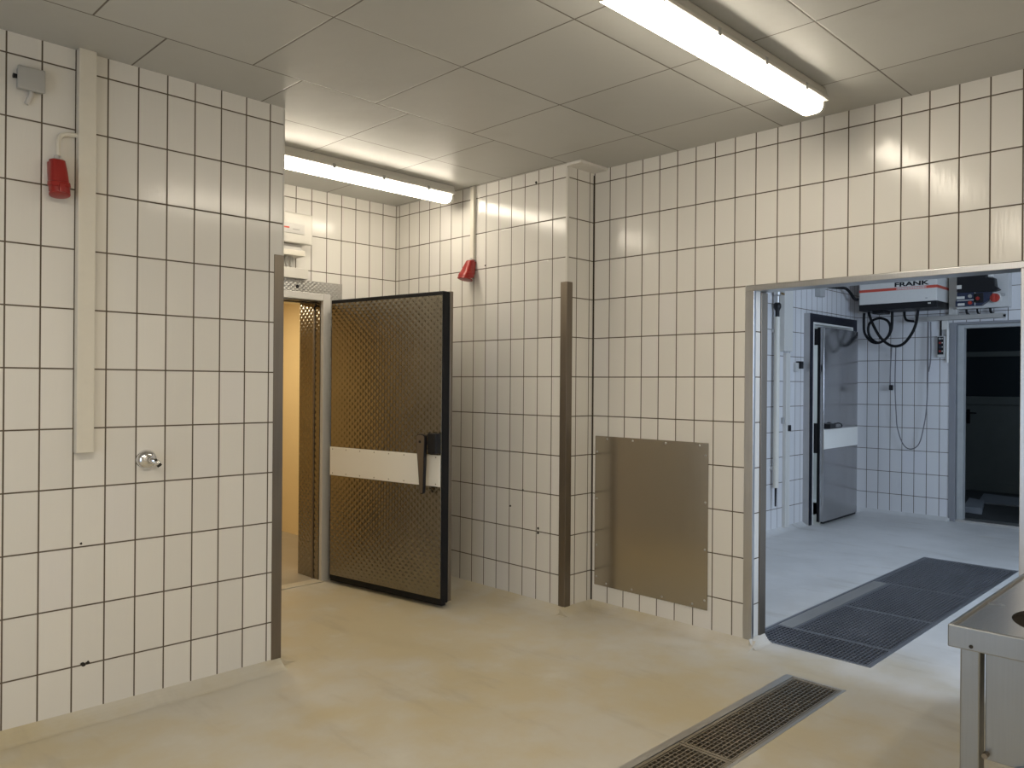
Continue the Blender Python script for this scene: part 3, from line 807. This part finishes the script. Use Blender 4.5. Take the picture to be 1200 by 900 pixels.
# local: +X from hinge to free edge (towards the camera side), +Y out of the wall into the room
W2 = .945
def l2(name, bm, mt, smooth=False, bevel=0, parent=leaf2): return obj(name, bm, mt, parent, smooth, bevel)
bm = B(); rbox(bm, 0, W2, .000, .042, .036, 2.045, .006, 3); l2('outer_panel', bm, M['steel_leaf'], True)
bm = B(); box(bm, .006, W2-.004, -.030, .000, .030, 2.042); l2('gasket', bm, M['black_rubber'], False, .004)
bm = B(); rbox(bm, .004, W2-.004, .042, .047, .785, .988, .002); l2('protection_band', bm, M['band'])
hb = B(); rbox(hb, W2-.165, W2-.006, .042, .105, .998, 1.048, .006)
hd = l2('handle', hb, M['black_plastic'])
bm = B(); tube(bm, [(W2-.16, .09, 1.045), (W2-.25, .10, 1.050), (W2-.33, .10, 1.030), (W2-.30, .10, 1.005), (W2-.16, .09, 1.003)], .007); l2('handle_loop', bm, M['black_plastic'], True, 0, hd)
bm = B(); rbox(bm, W2-.03, W2-.004, -.075, -.030, 1.86, 2.03, .003); l2('lock_block', bm, M['black_plastic'])
bm = B(); prism(bm, [(W2-.03, 1.05), (W2-.002, 1.05), (W2-.006, .74), (W2-.02, .74)], 1, -.072, -.031); l2('release_lever', bm, M['black_plastic'], False, .004)
bm = B(); rbox(bm, .02, W2-.02, .006, .036, .016, .036, .003); l2('bottom_seal', bm, M['black_rubber'])

# pole, ducts and switches on the far left wall
t = thing('pole', 'cream upright pole with black clamp on the far room left wall', 'pole', (7.17, YBL, .3))
bm = B(); cyl(bm, (7.168, YBL-.05, .45), (7.174, YBL-.05, 2.10), .027, .027, 18); part('tube', bm, M['cream_plastic'], t, True)
bm = B(); cyl(bm, (7.168, YBL-.05, .46), (7.166, YBL-.05, .27), .011, .008, 12); part('tip', bm, M['black_plastic'], t, True)
bm = B(); lathe(bm, [(0, -.10), (.020, -.10), (.020, 0), (.036, .03), (.036, .06), (.02, .08), (0, .08)], (7.174, YBL-.05, 2.16), (0, 0, 1), 18); part('clamp', bm, M['black_plastic'], t, True)
bm = B(); cyl(bm, (7.174, YBL-.05, 2.22), (7.174, YBL-.05, 2.46), .022, .022, 16); lathe(bm, [(.022, 0), (.034, .01), (.034, .05), (.022, .06)], (7.174, YBL-.05, 2.30), (0, 0, 1), 18); part('fitting', bm, M['galv'], t, True)
bm = B(); cyl(bm, (7.18, YBL-.055, 2.335), (7.30, YBL-.055, 2.33), .013, .010, 12); part('tap_lever', bm, plain('brass', (.45, .30, .12), .35, 1), t, True)
for z in (.62, 1.95):
    bm = B(); rbox(bm, 7.15, 7.195, YBL-.03, YBL, z, z+.035, .003); part('bracket', bm, M['galv'], t)
bm = B(); rbox(bm, 7.405, 7.495, YBL-.035, YBL, .03, 1.76, .004)
tag(obj('cable_duct', bm, M['white_plastic']), 'narrow white cable duct right of the cream pole, down to the far floor', 'cable duct')
bm = B(); rbox(bm, 7.32, 7.50, YBL-.055, YBL, 1.775, 2.40, .005)
tag(obj('cable_duct', bm, M['white_plastic']), 'wider white duct box above the narrow duct beside the cream pole', 'cable duct')
t = thing('switch', 'small black switch on the tiles between white duct and far cold store door', 'switch', (7.72, YBL, 1.63))
bm = B(); rbox(bm, 7.63, 7.70, YBL-.03, YBL, 1.58, 1.67, .004); part('plate', bm, M['light_grey_plastic'], t)
bm = B(); rbox(bm, 7.69, 7.745, YBL-.055, YBL-.0, 1.61, 1.685, .004); part('knob', bm, M['black_plastic'], t)
bm = B(); rbox(bm, 7.37, 7.40, YBL-.022, YBL, 1.06, 1.12, .004)
tag(obj('switch', bm, M['grey_plastic']), 'tiny dark button left of the narrow white duct in the far room', 'switch')
bm = B(); rbox(bm, 7.447, 7.487, YBL-.052, YBL-.035, .985, 1.045, .003)
tag(obj('switch', bm, M['black_plastic']), 'small black button mounted on the narrow white duct in the far room', 'switch')
# shallow fittings above, cut by the opening head
bm = B(); rbox(bm, 8.12, 8.24, YBL-.06, YBL, 2.38, 2.60, .006)
tag(obj('junction_box', bm, M['grey_plastic']), 'grey box under the opening head, above the far cold store door', 'junction box')
bm = B(); tube(bm, [(8.35, YBL-.05, 2.50), (8.55, YBL-.09, 2.505), (8.70, YBL-.09, 2.51), (8.80, YBL-.10, 2.47), (8.86, YBL-.12, 2.41), (8.90, YBL-.145, 2.40)], .016, 10)
tag(obj('hose', bm, M['black_rubber'], None, True), 'black hose running from above the far door into the white unit', 'hose')

# ------------------------------------------------------------------ FRANK cooling unit on the far back wall
UX = 8.88; y0, y1 = 2.643, 3.433
t = thing('cooling_unit', 'white wall unit with red stripe and black FRANK lettering in the far room', 'appliance', (UX+.2, 3.04, 2.27))
bm = B(); rbox(bm, UX, XB, y0, y1, 2.335, 2.74, .006); part('housing', bm, M['white_paint'], t)
bm = B(); rbox(bm, UX-.004, XB, y0-.004, y1+.004, 2.268, 2.337, .008); rbox(bm, UX+.06, UX+.25, 3.19, 3.32, 2.235, 2.27, .01); part('base', bm, M['black_plastic'], t)
bm = B(); box(bm, UX-.002, XB-.01, y0-.002, y1+.002, 2.470, 2.499); part('stripe', bm, M['red_paint'], t)
def text(name, s, height, width, origin, mt, parent, off=.0, depth=.002):
    """letters facing -x, reading from +y to -y, drawn to the given height and width"""
    c = bpy.data.curves.new(name, 'FONT'); c.body = s; c.size = 1; c.extrude = .01; c.offset = off
    o = bpy.data.objects.new('tmp_text', c); COL.objects.link(o)
    bpy.context.view_layer.update()
    me = bpy.data.meshes.new_from_object(o.evaluated_get(bpy.context.evaluated_depsgraph_get()))
    bpy.data.objects.remove(o); bpy.data.curves.remove(c)
    xs = [v.co.x for v in me.vertices]; ys = [v.co.y for v in me.vertices]
    sx = width/(max(xs)-min(xs)); sy = height/(max(ys)-min(ys)); mx, my = min(xs), min(ys)
    P = Vector(origin)
    for v in me.vertices:
        q = v.co.copy(); v.co = (-depth if q.z > 0 else .001, -(q.x-mx)*sx, (q.y-my)*sy)
    me.name = name; me.materials.clear(); me.materials.append(mt)
    ob = bpy.data.objects.new(name, me); COL.objects.link(ob); ob.parent = parent
    ob.location = P - Vector(parent.location)
    return ob
text('lettering', 'FRANK', .047, .345, (UX, 3.062, 2.507), M['black_plastic'], t, .034)
bm = B(); yy = 3.03; random.seed(3)
box(bm, UX-.0028, UX-.001, 2.745, 3.045, 2.473, 2.497)
part('caption_field', bm, plain('pale_red_field', (.72, .36, .33), .5), t)
bm = B()
while yy > 2.76:
    wl = random.choice((.014, .018, .022)); box(bm, UX-.0034, UX-.002, yy-wl, yy, 2.477, 2.477+random.choice((.015, .016))); yy -= wl+.006
part('caption', bm, M['white_plastic'], t)
bm = B(); rbox(bm, UX-.003, UX, 2.735, 2.755, 2.362, 2.372, .001, 1); part('badge', bm, M['grey_plastic'], t)
bm = B(); rbox(bm, UX-.008, UX-.003, 2.70, 2.73, 2.305, 2.318, .002, 1); part('latch', bm, M['white_plastic'], t)
cb = 9.05
bm = B(); tube(bm, [(cb, 3.445, 2.262), (cb, 3.447, 2.15), (cb, 3.435, 2.03), (cb, 3.36, 1.935), (cb, 3.27, 1.925), (cb, 3.19, 1.985), (cb-.01, 3.158, 2.08), (cb-.01, 3.19, 2.16), (cb-.015, 3.27, 2.192), (cb-.01, 3.36, 2.165), (cb, 3.40, 2.09), (cb+.005, 3.38, 1.99), (cb+.01, 3.30, 1.925), (cb+.012, 3.21, 1.965), (cb+.012, 3.155, 2.07), (cb+.01, 3.145, 2.262)], .014, 10)
tag(obj('cable', bm, M['black_rubber'], None, True), 'black cable coiled in a loop below the left half of the FRANK unit', 'cable')
bm = B(); tube(bm, [(cb-.03, 3.385, 2.262), (cb-.04, 3.34, 2.14), (cb-.04, 3.25, 1.975), (cb-.03, 3.14, 1.885), (cb-.02, 3.03, 1.895), (cb-.02, 2.94, 2.0), (cb-.01, 2.895, 2.12), (cb, 2.88, 2.262)], .015, 10)
tag(obj('cable', bm, M['black_rubber'], None, True), 'black cable slung in a wide arc below the middle of the FRANK unit', 'cable')
bm = B(); tube(bm, [(cb+.13, 3.06, 2.262), (cb+.13, 3.055, 2.20), (cb+.13, 3.03, 2.165), (cb+.14, 2.955, 2.150)], .013, 10)
tag(obj('cable', bm, M['black_rubber'], None, True), 'short black cable bending from the FRANK unit into the cable tray', 'cable')
px = 9.20
bm = B(); tube(bm, [(px, 3.198, 1.88), (px, 3.21, 1.65), (px, 3.213, 1.46), (px+.01, 3.208, 1.40)], .006); 
tag(obj('cable', bm, M['cable_grey'], None, True), 'thin dark lead with a plug hanging left on the far back wall tiles', 'cable')
bm = B(); rbox(bm, px-.015, px+.025, 3.185, 3.222, 1.395, 1.455, .008); 
tag(obj('plug', bm, M['black_plastic'], None, True), 'small black plug at the end of the lead hanging on the far wall', 'plug')
bm = B(); tube(bm, [(px, 3.155, 1.87), (px, 3.16, 1.45), (px, 3.145, 1.12), (px, 3.13, .97), (px, 3.07, .80), (px, 2.99, .752), (px, 2.91, .81), (px, 2.865, .98), (px, 2.835, 1.2), (px, 2.822, 1.6), (px, 2.82, 2.14)], .006)
tag(obj('cable', bm, M['cable_grey'], None, True), 'thin grey lead drooping in a long loop on the far back wall', 'cable')
bm = B(); tube(bm, [(px, 2.80, 2.14), (px, 2.795, 1.85), (px, 2.80, 1.70), (px-.005, 2.815, 1.60)], .007)
tag(obj('cable', bm, M['cable_grey'], None, True), 'short thin lead hanging right of the long loop on the far back wall', 'cable')

# control cabinet, cable tray, ducts, push-button strip
t = thing('control_cabinet', 'grey control cabinet with red rotary switch above the far dark doorway', 'electrical cabinet', (9.2, 2.3, 2.26))
bm = B(); rbox(bm, 9.155, XB, 2.06, 2.535, 2.255, 2.80, .006); part('cabinet', bm, M['light_grey_plastic'], t)
bm = B()
prism(bm, [(2.51, 2.42), (2.51, 2.70), (2.235, 2.70), (2.235, 2.555), (2.165, 2.545), (2.155, 2.46), (2.12, 2.425), (2.19, 2.405)], 0, 9.06, 9.155)
part('cover', bm, M['black_plastic'], t, False, .008)
bm = B(); prism(bm, [(2.51, 2.36), (2.51, 2.42), (2.19, 2.408), (2.19, 2.35), (2.29, 2.275), (2.525, 2.275), (2.525, 2.33)], 0, 9.075, 9.155)
pn = part('switch_panel', bm, M['navy_label'], t, False, .004)
for (yy, zz, w_, h_, mt, nm) in ((2.475, 2.365, .075, .028, 'white_plastic', 'label_plate'), (2.47, 2.295, .065, .026, 'white_plastic', 'label_plate'), (2.485, 2.475, .045, .04, 'white_plastic', 'label_plate'), (2.31, 2.352, .09, .10, 'black_plastic', 'switch_field')):
    bm = B(); xo = 9.052 if zz > 2.45 else 9.072; rbox(bm, xo, xo+.01, yy-w_/2, yy+w_/2, zz-h_/2, zz+h_/2, .002); part(nm, bm, M[mt], pn)
for (yy, zz, mt) in ((2.385, 2.375, 'galv'), (2.385, 2.307, 'orange_red'), (2.315, 2.347, 'red_plastic')):
    bm = B(); cyl(bm, (9.056, yy, zz), (9.075, yy, zz), .018, .018, 16); part('button', bm, M[mt], pn, True)
bm = B(); box(bm, 9.072, 9.076, 2.345, 2.51, 2.332, 2.340); box(bm, 9.072, 9.076, 2.338, 2.345, 2.275, 2.41); part('divider', bm, M['light_grey_plastic'], pn)
ys_, zs_ = 2.17, 2.352
bm = B(); lathe(bm, [(0, .055), (.052, .055), (.056, .05), (.056, 0)], (9.155, ys_, zs_), (-1, 0, 0), 28); rs = part('switch_collar', bm, M['white_plastic'], t, True)
bm = B(); lathe(bm, [(0, .026), (.038, .026), (.042, .02), (.046, 0)], (9.10, ys_, zs_-.006), (-1, 0, 0), 24); rbox(bm, 9.05, 9.076, ys_-.012, ys_+.012, zs_-.05, zs_+.036, .004); part('rotary_switch', bm, M['orange_red'], rs, True)
bm = B(); cyl(bm, (9.12, 2.125, zs_+.02), (9.12, 2.085, zs_+.02), .016, .012, 12); part('side_knob', bm, M['grey_plastic'], t, True)
bm = B(); rbox(bm, 9.09, 9.155, 2.19, 2.232, 2.56, 2.62, .006); part('clear_box', bm, M['white_paint'], t, True)

bm = B()
box(bm, 9.16, XB, 2.11, 2.95, 2.150, 2.156); box(bm, 9.16, 9.166, 2.11, 2.95, 2.156, 2.195); box(bm, XB-.006, XB, 2.11, 2.95, 2.156, 2.195)
tag(obj('cable_tray', bm, M['galv']), 'thin horizontal metal tray under the cabinet and FRANK unit', 'cable tray')
for k, (yy, rr) in enumerate(((2.46, .012), (2.36, .01), (2.24, .012))):
    bm = B(); tube(bm, [(9.22, yy, 2.255), (9.22, yy-.01, 2.21), (9.22, yy-.06, 2.175), (9.22, yy-.14, 2.17)], rr)
    tag(obj('cable', bm, M['black_rubber'], None, True), ['black cable leaving the left of the grey cabinet down into the tray', 'black cable leaving the middle of the grey cabinet down into the tray', 'black cable leaving the right of the grey cabinet down into the tray'][k], 'cable')
bm = B(); rbox(bm, XB-.05, XB, 2.545, 2.632, 2.20, H-.02, .004)
tag(obj('cable_duct', bm, M['white_plastic']), 'white upright duct between the FRANK unit and the grey cabinet', 'cable duct')
t = thing('push_button_strip', 'small upright black push button strip left of the far doorway', 'switch', (XB, 2.70, 1.87))
bm = B(); rbox(bm, XB-.045, XB, 2.668, 2.745, 1.755, 1.985, .006); part('box', bm, M['light_grey_plastic'], t)
bm = B(); rbox(bm, XB-.055, XB-.045, 2.680, 2.738, 1.785, 1.975, .003); bp = part('face', bm, M['black_plastic'], t)
for k in range(4):
    bm = B(); zc = 1.955-k*.045
    cyl(bm, (XB-.066, 2.712, zc), (XB-.054, 2.712, zc), .011, .011, 12); part('button', bm, M[('grey_plastic', 'red_plastic', 'navy_label', 'red_plastic')[k]], bp, True)
    bm = B(); rbox(bm, XB-.058, XB-.054, 2.684, 2.696, zc-.005, zc+.007, .001, 1); part('button_label', bm, M['white_plastic'], bp)
bm = B(); cyl(bm, (XB-.025, 2.648, 1.70), (XB-.025, 2.648, 2.06), .016, .016, 12); rbox(bm, XB-.05, XB, 2.638, 2.70, 2.05, 2.15, .005)
tag(obj('conduit', bm, M['white_plastic']), 'short white conduit right beside the push button strip at the far doorway', 'conduit')
bm = B(); cyl(bm, (XB-.02, 2.712, 1.985), (XB-.02, 2.712, 2.16), .007, .007, 8)
tag(obj('cable', bm, M['black_rubber']), 'short black lead from the tray to the push button strip', 'cable')

# corridor door and rubbish beyond the dark doorway
t = thing('corridor_door', 'dark grey green door with glazed upper half deep in the dark doorway', 'door', (12.3, 2.6, 0))
DX = 12.33; a, b_ = 1.55, 3.42
bm = B()
box(bm, DX-.04, DX, b_-.10, b_, 0, 2.4); box(bm, DX-.04, DX, a, a+.10, 0, 2.4)
for z0, z1 in ((2.3, 2.4), (1.86, 1.93), (1.20, 1.31), (0, .12)): box(bm, DX-.04, DX, a+.10, b_-.10, z0, z1)
part('frame', bm, M['door_green'], t, False, .004)
bm = B(); box(bm, DX-.025, DX-.01, a+.10, b_-.10, .12, 1.20); part('panel', bm, M['door_green'], t)
for z0, z1 in ((1.31, 1.86), (1.93, 2.3)):
    bm = B(); box(bm, DX-.022, DX-.014, a+.10, b_-.10, z0, z1); part('pane', bm, M['door_glass'], t)
bm = B(); rbox(bm, DX-.05, DX-.04, b_-.20, b_-.155, .93, 1.13, .004); cyl(bm, (DX-.09, b_-.178, 1.08), (DX-.04, b_-.178, 1.08), .011, .011, 12); cyl(bm, (DX-.09, b_-.165, 1.08), (DX-.09, b_-.29, 1.08), .011, .009, 12)
part('handle', bm, M['black_plastic'], t, True)
def card(name, label, pts, th):
    bm = B(); A = [bm.verts.new(p) for p in pts]; f = bm.faces.new(A)
    r_ = bmesh.ops.extrude_face_region(bm, geom=[f]); vs = [v for v in r_['geom'] if isinstance(v, bmesh.types.BMVert)]
    bmesh.ops.translate(bm, verts=vs, vec=(0, 0, th))
    return tag(obj(name, bm, M['paper'], None, False, .004), label, 'cardboard')
card('cardboard_box', 'pale flattened cardboard box lying just inside the dark doorway', [(10.05, 2.70, 0), (10.02, 2.50, 0), (10.75, 2.66, 0), (10.9, 2.86, 0)], .07)
card('cardboard_sheet', 'long pale cardboard sheet on the floor deep inside the dark doorway', [(10.95, 2.78, 0), (11.0, 2.25, 0), (11.7, 2.25, 0), (11.9, 2.95, 0)], .02)
